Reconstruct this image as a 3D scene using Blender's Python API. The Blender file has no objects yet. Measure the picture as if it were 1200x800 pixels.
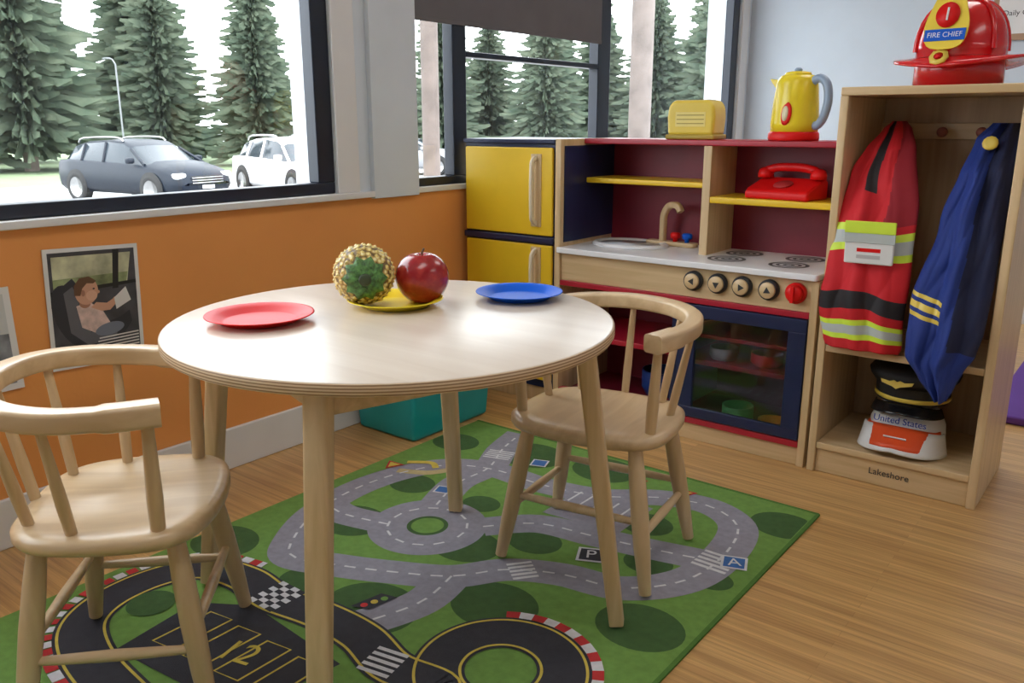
import bpy, bmesh, math, random
from mathutils import Vector, Matrix
random.seed(7)
COL=bpy.context.scene.collection
# ---------------------------------------------------------------- helpers
def group(name, loc=(0,0,0), rz=0.0, rx=0.0, ry=0.0):
    e=bpy.data.objects.new(name,None); e.empty_display_size=.05
    e.location=loc; e.rotation_euler=(rx,ry,rz); COL.objects.link(e); return e
def mk(name, verts, faces, mats, parent=None, smooth=False, fm=None, loc=None, rot=None, bevel=0, seg=2, subsurf=0):
    me=bpy.data.meshes.new(name); me.from_pydata([tuple(v) for v in verts],[],faces); me.update()
    bm=bmesh.new(); bm.from_mesh(me); bmesh.ops.recalc_face_normals(bm,faces=bm.faces); bm.to_mesh(me); bm.free()
    if not isinstance(mats,(list,tuple)): mats=[mats]
    for m in mats: me.materials.append(m)
    if fm:
        for i,f in enumerate(me.polygons): f.material_index=fm[i]
    if smooth:
        for f in me.polygons: f.use_smooth=True
    o=bpy.data.objects.new(name,me); COL.objects.link(o)
    if loc: o.location=loc
    if rot: o.rotation_euler=rot
    if parent: o.parent=parent
    if bevel>0:
        b=o.modifiers.new('b','BEVEL'); b.width=bevel; b.segments=seg; b.limit_method='ANGLE'; b.angle_limit=math.radians(35)
        for f in me.polygons: f.use_smooth=True
        w=o.modifiers.new('wn','WEIGHTED_NORMAL'); w.keep_sharp=True
    if subsurf:
        s=o.modifiers.new('s','SUBSURF'); s.levels=subsurf; s.render_levels=subsurf
    return o
def box(name,x0,x1,y0,y1,z0,z1,mat,parent=None,bevel=0.002,seg=2,rot=None,loc=None):
    v=[(x0,y0,z0),(x1,y0,z0),(x1,y1,z0),(x0,y1,z0),(x0,y0,z1),(x1,y0,z1),(x1,y1,z1),(x0,y1,z1)]
    f=[(0,3,2,1),(4,5,6,7),(0,1,5,4),(1,2,6,5),(2,3,7,6),(3,0,4,7)]
    return mk(name,v,f,mat,parent,bevel=bevel,seg=seg,rot=rot,loc=loc)
def prism(name,outline,axis,d0,d1,mat,parent=None,bevel=0.0,smooth=False,rot=None,loc=None,seg=2):
    n=len(outline)
    def P(a,b,d): return {'x':(d,a,b),'y':(a,d,b),'z':(a,b,d)}[axis]
    v=[P(a,b,d0) for a,b in outline]+[P(a,b,d1) for a,b in outline]
    f=[tuple(range(n)),tuple(range(2*n-1,n-1,-1))]+[(i,(i+1)%n,n+(i+1)%n,n+i) for i in range(n)]
    return mk(name,v,f,mat,parent,bevel=bevel,smooth=smooth,rot=rot,loc=loc,seg=seg)
def lathe(name,prof,mat,parent=None,seg=40,loc=None,rot=None,sx=1,sy=1,smooth=True,fmf=None):
    v=[];f=[];fm=[]
    n=len(prof)
    for r,z in prof:
        for k in range(seg):
            a=2*math.pi*k/seg; v.append((r*math.cos(a)*sx,r*math.sin(a)*sy,z))
    for i in range(n-1):
        for k in range(seg):
            f.append((i*seg+k,i*seg+(k+1)%seg,(i+1)*seg+(k+1)%seg,(i+1)*seg+k)); fm.append(fmf(i) if fmf else 0)
    if prof[0][0]>1e-6: f.append(tuple(range(seg-1,-1,-1))); fm.append(fmf(0) if fmf else 0)
    if prof[-1][0]>1e-6: f.append(tuple((n-1)*seg+k for k in range(seg))); fm.append(fmf(n-2) if fmf else 0)
    return mk(name,v,f,mat,parent,smooth=smooth,fm=fm if fmf else None,loc=loc,rot=rot)
def cr(pts,n=6,closed=False):
    P=[Vector(p) for p in pts]; out=[]; N=len(P)
    rng=range(N) if closed else range(N-1)
    for i in rng:
        if closed: p0,p1,p2,p3=P[(i-1)%N],P[i],P[(i+1)%N],P[(i+2)%N]
        else: p0=P[max(i-1,0)];p1=P[i];p2=P[i+1];p3=P[min(i+2,N-1)]
        for k in range(n):
            t=k/n
            out.append(.5*((2*p1)+(-p0+p2)*t+(2*p0-5*p1+4*p2-p3)*t*t+(-p0+3*p1-3*p2+p3)*t**3))
    if not closed: out.append(P[-1])
    return out
def sweep(name,pts,sec,mat,parent=None,up=(0,0,1),scale=None,smooth=True,closed=False,loc=None,rot=None):
    P=[Vector(p) for p in pts]; up=Vector(up); n=len(P); m=len(sec); v=[];f=[]
    for i,p in enumerate(P):
        if closed: t=(P[(i+1)%n]-P[i-1])
        else: t=(P[min(i+1,n-1)]-P[max(i-1,0)])
        t.normalize(); s=t.cross(up)
        if s.length<1e-4: s=t.cross(Vector((1,0,0)))
        s.normalize(); u=s.cross(t).normalized()
        k=scale[i] if scale else 1.0
        for a,b in sec: v.append(p+s*a*k+u*b*k)
    rng=n if closed else n-1
    for i in range(rng):
        j=(i+1)%n
        for k in range(m): f.append((i*m+k,i*m+(k+1)%m,j*m+(k+1)%m,j*m+k))
    if not closed:
        f.append(tuple(range(m-1,-1,-1))); f.append(tuple((n-1)*m+k for k in range(m)))
    o=mk(name,v,f,mat,parent,smooth=smooth,loc=loc,rot=rot)
    if smooth:
        o.data.set_sharp_from_angle(angle=math.radians(50))
    return o
def circ(r,n=12,ry=None):
    ry=r if ry is None else ry
    return [(r*math.cos(2*math.pi*k/n),ry*math.sin(2*math.pi*k/n)) for k in range(n)]
def rrect(w,h,r,n=4):
    o=[]
    for cx,cy,a0 in ((w/2-r,h/2-r,0),(-w/2+r,h/2-r,90),(-w/2+r,-h/2+r,180),(w/2-r,-h/2+r,270)):
        for k in range(n+1):
            a=math.radians(a0+90*k/n); o.append((cx+r*math.cos(a),cy+r*math.sin(a)))
    return o
def tube(name,pts,r,mat,parent=None,n=12,scale=None,up=(0,0,1),closed=False,loc=None,rot=None):
    return sweep(name,pts,circ(r,n),mat,parent,up=up,scale=scale,closed=closed,loc=loc,rot=rot)
def text(name,body,size,loc,rot,mat,parent=None,ext=.0006,align='CENTER'):
    c=bpy.data.curves.new(name,'FONT'); c.body=body; c.size=size; c.extrude=ext; c.align_x=align; c.align_y='CENTER'
    c.materials.append(mat); o=bpy.data.objects.new(name,c); COL.objects.link(o); o.location=loc; o.rotation_euler=rot
    if parent: o.parent=parent
    return o
# ---------------------------------------------------------------- materials
def nmat(name):
    m=bpy.data.materials.new(name); m.use_nodes=True; nt=m.node_tree; b=nt.nodes['Principled BSDF']; return m,nt,b
def plain(name,col,rough=.5,metal=0,var=.06,nscale=8,bump=0,bscale=200,coat=0,spec=None):
    m,nt,b=nmat(name); b.inputs['Roughness'].default_value=rough; b.inputs['Metallic'].default_value=metal
    if coat: b.inputs['Coat Weight'].default_value=coat
    if spec is not None: b.inputs['Specular IOR Level'].default_value=spec
    tc=nt.nodes.new('ShaderNodeTexCoord'); no=nt.nodes.new('ShaderNodeTexNoise'); no.inputs['Scale'].default_value=nscale; no.inputs['Detail'].default_value=4
    nt.links.new(tc.outputs['Object'],no.inputs['Vector'])
    rp=nt.nodes.new('ShaderNodeValToRGB'); rp.color_ramp.elements[0].position=.3; rp.color_ramp.elements[1].position=.7
    rp.color_ramp.elements[0].color=[max(0,c*(1-var)) for c in col]+[1]; rp.color_ramp.elements[1].color=[min(1,c*(1+var)) for c in col]+[1]
    nt.links.new(no.outputs['Fac'],rp.inputs['Fac']); nt.links.new(rp.outputs['Color'],b.inputs['Base Color'])
    if bump:
        n2=nt.nodes.new('ShaderNodeTexNoise'); n2.inputs['Scale'].default_value=bscale; n2.inputs['Detail'].default_value=2
        nt.links.new(tc.outputs['Object'],n2.inputs['Vector'])
        bp=nt.nodes.new('ShaderNodeBump'); bp.inputs['Strength'].default_value=bump; bp.inputs['Distance'].default_value=.002
        nt.links.new(n2.outputs['Fac'],bp.inputs['Height']); nt.links.new(bp.outputs['Normal'],b.inputs['Normal'])
    return m
def wood(name,c0,c1,axis='x',rough=.4,fine=40,coat=.15):
    m,nt,b=nmat(name); b.inputs['Roughness'].default_value=rough; b.inputs['Coat Weight'].default_value=coat; b.inputs['Coat Roughness'].default_value=.25
    tc=nt.nodes.new('ShaderNodeTexCoord'); mp=nt.nodes.new('ShaderNodeMapping'); 
    s={'x':(2,fine,fine),'y':(fine,2,fine),'z':(fine,fine,2)}[axis]; mp.inputs['Scale'].default_value=s
    no=nt.nodes.new('ShaderNodeTexNoise'); no.inputs['Scale'].default_value=1; no.inputs['Detail'].default_value=6; no.inputs['Distortion'].default_value=.6
    rp=nt.nodes.new('ShaderNodeValToRGB'); e=rp.color_ramp.elements; e[0].position=.3;e[1].position=.68; e[0].color=(*c0,1); e[1].color=(*c1,1)
    nt.links.new(tc.outputs['Object'],mp.inputs['Vector']); nt.links.new(mp.outputs[0],no.inputs['Vector']); nt.links.new(no.outputs['Fac'],rp.inputs['Fac']); nt.links.new(rp.outputs['Color'],b.inputs['Base Color'])
    return m
WX=wood('maple_x',(.58,.40,.20),(.74,.54,.31),'x'); WY=wood('maple_y',(.58,.40,.20),(.74,.54,.31),'y'); WZ=wood('maple_z',(.58,.40,.20),(.74,.54,.31),'z')
CW=wood('chair_wood',(.58,.40,.22),(.74,.55,.33),'y',.33,30,.35); CWZ=wood('chair_wood_z',(.56,.38,.20),(.72,.53,.31),'z',.33,30,.35)
TT=wood('table_laminate',(.70,.59,.48),(.79,.69,.58),'x',.28,22,.35)
M={}
def C(k,col,**kw):
    if k not in M: M[k]=plain(k,col,**kw)
    return M[k]
white=C('white_paint',(.78,.79,.80),rough=.5,var=.02)
trimw=C('trim_white',(.80,.80,.80),rough=.4,var=.02)
wallw=C('wall_pale_blue',(.60,.68,.76),rough=.75,var=.02,bump=.15,bscale=120)
wallc=C('wall_column_white',(.70,.76,.82),rough=.7,var=.02)
orange=C('wall_orange',(.87,.355,.095),rough=.6,var=.04,nscale=3,bump=.2,bscale=90)
ceilm=C('ceiling_white',(.84,.84,.84),rough=.9,var=.02)
blackm=C('window_frame_black',(.010,.016,.032),rough=.35,var=.2)
yellow=C('yellow_laminate',(.86,.56,.02),rough=.35,var=.04)
navy=C('navy_laminate',(.012,.02,.07),rough=.35,var=.15)
red=C('red_trim',(.42,.012,.03),rough=.35,var=.05)
maroon=C('maroon_panel',(.22,.012,.03),rough=.45,var=.08)
cwhite=C('counter_white',(.84,.84,.86),rough=.25,var=.02)
dark=C('dark_print',(.03,.03,.035),rough=.5)
redp=C('red_plastic',(.72,.008,.008),rough=.42,var=.05,spec=.25)
yelp=C('yellow_plastic',(.90,.70,.03),rough=.4,var=.03,spec=.3)
blup=C('blue_plastic',(.003,.10,.60),rough=.42,var=.05,spec=.25)
def floor_mat():
    m,nt,b=nmat('bamboo_floor'); b.inputs['Roughness'].default_value=.33; b.inputs['Coat Weight'].default_value=.2; b.inputs['Coat Roughness'].default_value=.2
    tc=nt.nodes.new('ShaderNodeTexCoord')
    br=nt.nodes.new('ShaderNodeTexBrick'); br.inputs['Scale'].default_value=1; br.inputs['Brick Width'].default_value=1.1; br.inputs['Row Height'].default_value=.022; br.inputs['Mortar Size'].default_value=.0004; br.offset=.37
    br.inputs['Color1'].default_value=(.57,.33,.125,1); br.inputs['Color2'].default_value=(.72,.45,.18,1); br.inputs['Mortar'].default_value=(.45,.25,.09,1)
    nt.links.new(tc.outputs['Object'],br.inputs['Vector'])
    mp=nt.nodes.new('ShaderNodeMapping'); mp.inputs['Scale'].default_value=(4,110,1); nt.links.new(tc.outputs['Object'],mp.inputs['Vector'])
    no=nt.nodes.new('ShaderNodeTexNoise'); no.inputs['Scale'].default_value=1; no.inputs['Detail'].default_value=5; nt.links.new(mp.outputs[0],no.inputs['Vector'])
    rp=nt.nodes.new('ShaderNodeValToRGB'); e=rp.color_ramp.elements; e[0].position=.3;e[1].position=.7; e[0].color=(.72,.68,.62,1); e[1].color=(1.1,1.08,1.06,1)
    nt.links.new(no.outputs['Fac'],rp.inputs['Fac'])
    mx=nt.nodes.new('ShaderNodeMix'); mx.data_type='RGBA'; mx.blend_type='MULTIPLY'; mx.inputs[0].default_value=1
    nt.links.new(br.outputs['Color'],mx.inputs[6]); nt.links.new(rp.outputs['Color'],mx.inputs[7]); nt.links.new(mx.outputs[2],b.inputs['Base Color'])
    return m
# ---------------------------------------------------------------- room shell
WXX=-2.12; YB=4.95; XR=2.6; YF=-2.3; ZC=2.35
box('floor',WXX-.2,XR,YF,YB,-.1,0,floor_mat(),bevel=0)
box('ceiling',WXX-.2,XR,YF,YB,ZC,ZC+.1,ceilm,bevel=0)
box('wall_back',WXX-.2,XR+.1,YB,YB+.12,-.1,ZC+.1,wallw,bevel=0)
box('wall_right',XR,XR+.12,YF,YB,-.1,ZC+.1,wallw,bevel=0)
box('wall_front',WXX-.2,XR+.1,YF-.12,YF,-.1,ZC+.1,wallw,bevel=0)
ww=group('wall_left',(WXX,0,0))
def wl(n,y0,y1,z0,z1,m,x0=-.2,x1=0.0,b=0): return box(n,x0,x1,y0,y1,z0,z1,m,ww,bevel=b)
wl('lower_orange',YF,YB,-.1,.762,orange)
wl('head',YF,YB,2.0,ZC+.1,wallc)
wl('pier_front',YF,-1.2,.762,2.0,wallc)
wl('pier_mid',1.80,2.155,.762,2.0,wallc)
wl('pier_end',4.80,YB,.762,2.0,wallc)
wl('column_face',1.945,2.155,.757,ZC,wallc,x0=0,x1=.02,b=.002)
box('trim_1',WXX-.14,WXX+.022,-1.25,1.945,.762,.782,trimw,bevel=.003)
box('trim_2',WXX-.14,WXX+.012,2.155,YB,.762,.782,trimw,bevel=.003)
box('trim_3',WXX,WXX+.012,1.80,1.89,.782,2.02,trimw,bevel=.003)
box('trim_4',WXX,WXX+.012,4.81,4.90,.782,2.02,trimw,bevel=.003)
box('baseboard_left',WXX,WXX+.014,YF,YB,0,.125,trimw,bevel=.004)
box('baseboard_back',WXX+.014,XR,YB-.014,YB,0,.125,trimw,bevel=.004)
glass=bpy.data.materials.new('window_glass'); glass.use_nodes=True; nt=glass.node_tree; nt.nodes.clear()
o_=nt.nodes.new('ShaderNodeOutputMaterial'); t_=nt.nodes.new('ShaderNodeBsdfTransparent'); g_=nt.nodes.new('ShaderNodeBsdfGlossy'); g_.inputs['Roughness'].default_value=.02; mx_=nt.nodes.new('ShaderNodeMixShader'); mx_.inputs[0].default_value=.04
nt.links.new(t_.outputs[0],mx_.inputs[1]); nt.links.new(g_.outputs[0],mx_.inputs[2]); nt.links.new(mx_.outputs[0],o_.inputs[0])
w1=group('window_1',(WXX,0,0)); w2=group('window_2',(WXX,0,0))
def fr(n,y0,y1,z0,z1,p,x0=-.055,x1=-.005): return box(n,x0,x1,y0,y1,z0,z1,blackm,p,bevel=.004)
fr('rail_bottom',-1.2,1.80,.782,.818,w1); fr('rail_top',-1.2,1.80,1.96,2.0,w1); fr('stile_right',1.735,1.80,.818,1.96,w1); fr('stile_left',-1.2,-1.14,.818,1.96,w1); fr('mullion',.1,.15,.818,1.96,w1)
box('glass_pane',-.052,-.048,-1.14,1.735,.818,1.96,glass,w1,bevel=0)
fr('rail_bottom',2.155,4.80,.782,.812,w2); fr('rail_top',2.155,4.80,1.96,2.0,w2); fr('stile_left',2.155,2.17,.812,1.96,w2); fr('stile_right',4.72,4.80,.812,1.96,w2)
fr('mullion_1',2.367,2.44,.812,1.96,w2); fr('mullion_2',3.33,3.43,.812,1.96,w2); fr('transom',2.44,3.33,1.232,1.252,w2)
box('glass_pane',-.052,-.048,2.17,4.72,.812,1.96,glass,w2,bevel=0)
rb=group('roller_blind',(WXX,0,0)); bl=C('blind_fabric',(.15,.14,.145),rough=.85,bump=.3,bscale=400)
box('fabric',.004,.008,2.165,3.33,1.345,1.97,bl,rb,bevel=0); tube('roller',[(.03,2.17,1.985),(.03,3.33,1.985)],.025,bl,rb); box('hem_bar',.002,.011,2.165,3.33,1.335,1.35,bl,rb,bevel=.002)
for i,(x,y) in enumerate([(-.6,.6),(-.6,3.2),(1.4,1.8)]):  # unseen ceiling panels, added as fill light for the room
    g=group('ceiling_fill_light' if i==0 else 'ceiling_fill_light.%03d'%i,(x,y,ZC))
    box('housing',-.3,.3,-.6,.6,-.03,0,white,g); 
    l=bpy.data.lights.new('panel','AREA'); l.shape='RECTANGLE'; l.size=.55; l.size_y=1.15; l.energy=9.5; l.color=(1,.98,.95)
    lo=bpy.data.objects.new('fill_panel',l); COL.objects.link(lo); lo.parent=g; lo.location=(0,0,-.034)
# ---------------------------------------------------------------- pictures on wall
def flat(name,pts,x,mat,par):
    n=len(pts); return mk(name,[(x,a,b) for a,b in pts],[tuple(range(n))],mat,par)
def ell(cy,cz,ry,rz,n=24,a0=0,a1=360,rot=0):
    o=[]
    for k in range(n):
        a=math.radians(a0+(a1-a0)*k/(n if a1-a0==360 else n-1)); y=ry*math.cos(a); z=rz*math.sin(a); c=math.cos(rot);s=math.sin(rot)
        o.append((cy+y*c-z*s,cz+y*s+z*c))
    return o
g=group('wall_photo_print',(WXX+.003,.995,.553),rx=math.radians(-2.2))
lay=[.0032]
def ph(n,pts,m):
    lay[0]+=.00012; flat(n,pts,lay[0],m,g)
box('card',0,.003,-.118,.118,-.15,.15,trimw,g,bevel=0)
skin=C('ph_skin',(.66,.36,.24)); skin2=C('ph_skin_shadow',(.42,.20,.13)); seatd=C('ph_seat',(.035,.035,.045)); seatm=C('ph_seat2',(.13,.13,.15)); paper=C('ph_paper',(.78,.76,.74)); pd=C('ph_dk',(.02,.02,.02))
ph('image_background',[(-.108,-.14),(.108,-.14),(.108,.14),(-.108,.14)],C('ph_bg',(.07,.07,.08),var=.3,nscale=20))
ph('image_window',[(-.10,.045),(.085,.055),(.098,.13),(-.10,.13)],C('ph_win',(.56,.57,.38),var=.4,nscale=18))
ph('image_window_low',[(-.10,.045),(.082,.055),(.088,.08),(-.10,.075)],C('ph_win2',(.28,.33,.16),var=.5,nscale=25))
ph('image_window_post',[(.045,.04),(.060,.04),(.068,.14),(.052,.14)],pd)
ph('image_door',[(-.108,.035),(.108,.05),(.108,.058),(-.108,.046)],pd)
ph('image_carseat_back',ell(-.06,-.02,.042,.085,rot=.35),seatd)
ph('image_carseat',[(-.09,.05),(-.055,.075),(-.03,.04),(-.035,-.02),(.0,-.05),(.06,-.035),(.085,-.02),(.09,-.05),(.05,-.10),(-.03,-.115),(-.08,-.07)],seatd)
ph('image_carseat_lining',[(-.078,.04),(-.055,.055),(-.042,.02),(-.045,-.02),(.0,-.068),(.055,-.055),(.045,-.085),(-.025,-.098),(-.068,-.06)],seatm)
ph('image_strap',[(-.05,-.0),(-.04,.0),(-.005,-.06),(-.018,-.065)],pd)
ph('image_baby_shirt',[(-.050,.005),(-.018,.014),(.016,-.015),(.034,-.05),(.0,-.072),(-.040,-.05)],C('ph_shirt',(.70,.52,.47),var=.2,nscale=60))
ph('image_baby_leg',ell(.03,-.062,.038,.016,rot=.15),C('ph_pant',(.20,.22,.28)))
ph('image_baby_arm',[(-.014,-.002),(.012,-.014),(.034,-.014),(.054,.004),(.047,.016),(.027,.005),(.0,.010)],skin)
ph('image_baby_hand',ell(.052,.011,.010,.008),skin)
ph('image_baby_neck',ell(-.028,.010,.014,.012),skin2)
ph('image_baby_head',ell(-.022,.040,.029,.034,rot=-.2),skin)
ph('image_baby_cheek',ell(-.010,.028,.014,.013),C('ph_cheek',(.76,.45,.32)))
ph('image_baby_nose',ell(.007,.036,.004,.004),skin)
ph('image_baby_hair',[(-.053,.032),(-.052,.056),(-.038,.074),(-.014,.077),(.004,.064),(-.004,.058),(-.020,.060),(-.032,.048),(-.038,.030)],C('ph_hair',(.16,.08,.04)))
ph('image_baby_ear',ell(-.031,.036,.005,.008),skin2); ph('image_baby_eye',ell(-.004,.045,.003,.002),pd)
ph('image_paper',[(.050,-.014),(.090,.006),(.078,.042),(.046,.016)],paper)
for i in range(6): ph('image_stripe_%d'%i,[(-.02+.004*i,-.125+.008*i),(.104,-.120+.008*i),(.104,-.1165+.008*i),(-.02+.004*i,-.1215+.008*i)],paper)
g=group('wall_photo_print.001',(WXX+.003,.68,.50),rx=math.radians(1))
box('card',0,.003,-.12,.12,-.115,.13,trimw,g,bevel=0)
flat('image_background',[(-.11,-.10),(.105,-.10),(.105,.02),(-.11,.03)],.0034,C('ph_grey',(.25,.27,.30),var=.5,nscale=20),g)
flat('image_sky',[(-.11,.03),(.105,.02),(.105,.115),(-.11,.115)],.0034,C('ph_sky',(.6,.62,.62)),g)
g=group('framed_notice',(-.70,YB-.006,1.57))
box('frame_board',-.17,.17,-.012,0,-.18,.18,C('cork_frame',(.42,.26,.16)),g,bevel=.003)
box('paper',-.145,.145,-.014,-.012,-.15,.15,trimw,g,bevel=0)
text('heading','Daily Class',.035,(-.045,-.0145,-.055),(math.pi/2,0,0),dark,g)
# ---------------------------------------------------------------- table
tc=Vector((-1.175,1.125,0)); RZ=.0088
tb=group('round_table',(tc.x,tc.y,RZ))
ply=bpy.data.materials.new('plywood_edge'); ply.use_nodes=True; nt=ply.node_tree; b=nt.nodes['Principled BSDF']; b.inputs['Roughness'].default_value=.45
t=nt.nodes.new('ShaderNodeTexCoord'); w=nt.nodes.new('ShaderNodeTexWave'); w.bands_direction='Z'; w.inputs['Scale'].default_value=62; w.inputs['Distortion'].default_value=.3
rp=nt.nodes.new('ShaderNodeValToRGB'); rp.color_ramp.elements[0].color=(.34,.20,.10,1); rp.color_ramp.elements[1].color=(.76,.58,.38,1); rp.color_ramp.elements[0].position=.2; rp.color_ramp.elements[1].position=.6
nt.links.new(t.outputs['Object'],w.inputs['Vector']); nt.links.new(w.outputs['Fac'],rp.inputs['Fac']); nt.links.new(rp.outputs['Color'],b.inputs['Base Color'])
H=.6215
lathe('top',[(.0,H-.023),(.422,H-.023),(.427,H-.0215),(.429,H-.018),(.429,H-.004),(.4275,H-.0008),(.424,H),(0,H)],[TT,ply],tb,seg=96,fmf=lambda i:1 if 1<=i<=4 else 0)
fa=math.atan2(.21,.401)
for k in range(4):
    a=fa+k*math.pi/2; d=Vector((math.cos(a),math.sin(a),0))
    sweep('leg_%d'%(k+1),[d*.452+Vector((0,0,.003)),d*.418+Vector((0,0,.26)),d*.374+Vector((0,0,H-.0235))],rrect(.040,.034,.006,3),WZ,tb,up=d,scale=[.86,.97,1.04])
for k in range(4):
    a=fa+k*math.pi/2; b2=a+math.pi/2
    p=Vector((math.cos(a),math.sin(a),0))*.358; q=Vector((math.cos(b2),math.sin(b2),0))*.358
    sweep('apron_%d'%(k+1),[p+Vector((0,0,H-.050)),q+Vector((0,0,H-.050))],rrect(.018,.052,.003,2),WX,tb)
def plate(name,x,y,m,r=.1,z=.6306):
    lathe(name,[(0,0),(r*.66,0),(r*.70,.001),(r*.80,.0085),(r*.97,.0135),(r,.0145),(r*.995,.0160),(r*.96,.0155),(r*.80,.0110),(r*.68,.0035),(r*.64,.0028),(0,.0028)],m,None,64,loc=(x,y,z))
plate('red_toy_plate',-1.362,.95,redp,.103); plate('blue_toy_plate',-1.105,1.435,blup,.095); plate('yellow_toy_plate',-1.262,1.215,yelp,.1)
ap=group('toy_apple',(-1.233,1.266,.6347))
am,nt,b=nmat('apple_skin'); b.inputs['Roughness'].default_value=.25; b.inputs['Coat Weight'].default_value=.4
t=nt.nodes.new('ShaderNodeTexCoord'); no=nt.nodes.new('ShaderNodeTexNoise'); no.inputs['Scale'].default_value=60; no.inputs['Detail'].default_value=4
rp=nt.nodes.new('ShaderNodeValToRGB'); rp.color_ramp.elements[0].color=(.32,.008,.012,1); rp.color_ramp.elements[1].color=(.52,.04,.03,1); rp.color_ramp.elements[0].position=.45; rp.color_ramp.elements[1].position=.8
nt.links.new(t.outputs['Object'],no.inputs['Vector']); nt.links.new(no.outputs['Fac'],rp.inputs['Fac']); nt.links.new(rp.outputs['Color'],b.inputs['Base Color'])
pr=[]
for k in range(25):
    a=-math.pi/2+math.pi*k/24; r=.0565*math.cos(a)*(1+.06*math.sin(a)); z=.052+.055*math.sin(a)
    if a>1.15: z-= .010*((a-1.15)/.42)**1.3
    if a<-1.2: z+= .006*((-a-1.2)/.37)
    pr.append((max(r,0),z-.0025))
lathe('body',pr,am,ap,36); tube('stem',[(0,0,.088),(.001,0,.102),(.005,.002,.112)],.0022,C('stem_brown',(.12,.06,.02)),ap,8)
pa=group('toy_pineapple',(-1.304,1.168,.6342+.063))
pm,nt,b=nmat('pineapple_skin'); b.inputs['Roughness'].default_value=.45
t=nt.nodes.new('ShaderNodeTexCoord'); vo=nt.nodes.new('ShaderNodeTexVoronoi'); vo.inputs['Scale'].default_value=88
rp=nt.nodes.new('ShaderNodeValToRGB'); e=rp.color_ramp.elements; e[0].color=(.90,.80,.42,1); e[0].position=.2; e[1].color=(.14,.08,.02,1); e[1].position=.68
x=e.new(.44); x.color=(.58,.38,.08,1)
nt.links.new(t.outputs['Object'],vo.inputs['Vector']); nt.links.new(vo.outputs['Distance'],rp.inputs['Fac']); nt.links.new(rp.outputs['Color'],b.inputs['Base Color'])
bp=nt.nodes.new('ShaderNodeBump'); bp.invert=True; bp.inputs['Strength'].default_value=1; bp.inputs['Distance'].default_value=.004; nt.links.new(vo.outputs['Distance'],bp.inputs['Height']); nt.links.new(bp.outputs['Normal'],b.inputs['Normal'])
lathe('body',[(.062*math.cos(-math.pi/2+math.pi*k/28),.062*math.sin(-math.pi/2+math.pi*k/28)) for k in range(29)],pm,pa,40)
# raised scales over the skin
gold_s=C('pineapple_scale',(.80,.62,.22),rough=.5,var=.3,nscale=80)
dirn=Vector((.76,-.65,.0)).normalized(); q=dirn.to_track_quat('Z','Y')
sv=[];sf=[]
NP=230
for i in range(NP):
    zz=1-2*(i+.5)/NP; rr=math.sqrt(1-zz*zz); a=i*2.399963
    n=Vector((rr*math.cos(a),rr*math.sin(a),zz)); 
    if n.dot(dirn)>.74 or n.z<-.9: continue
    t1=n.orthogonal().normalized(); t2=n.cross(t1); b0=len(sv)
    for k in range(4):
        an=math.pi/2*k; sv.append(n*.0615+(t1*math.cos(an)+t2*math.sin(an))*.0052)
    sv.append(n*.0655)
    for k in range(4): sf.append((b0+k,b0+(k+1)%4,b0+4))
mk('scales',sv,sf,gold_s,pa)
NS=40; grn=C('crown_green',(.075,.19,.045),var=.75,nscale=110,rough=.5,bump=1,bscale=150)
vv=[q@Vector((0,0,.0655))]
for j,ang in enumerate([.12,.28,.44,.58,.72]):
    for k in range(NS):
        a=2*math.pi*k/NS; an=ang*(1+ (.12 if k%4==0 else (-.10 if k%4==2 else 0))*(j/4)); rr=.0650+(.0024 if (k%4==0) else 0)-(.0030 if j==4 else 0)
        vv.append(q@Vector((rr*math.sin(an)*math.cos(a),rr*math.sin(an)*math.sin(a),rr*math.cos(an))))
ff=[(0,1+k,1+(k+1)%NS) for k in range(NS)]+[(1+j*NS+k,1+(j+1)*NS+k,1+(j+1)*NS+(k+1)%NS,1+j*NS+(k+1)%NS) for j in range(4) for k in range(NS)]
mk('crown_base',vv,ff,grn,pa,smooth=True)
o=lathe('crown_core',[(0,0),(.013,0),(.010,.003),(0,.0035)],C('crown_core',(.05,.07,.03)),pa,16,loc=tuple(dirn*.0655)); o.rotation_mode='QUATERNION'; o.rotation_quaternion=q
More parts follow.
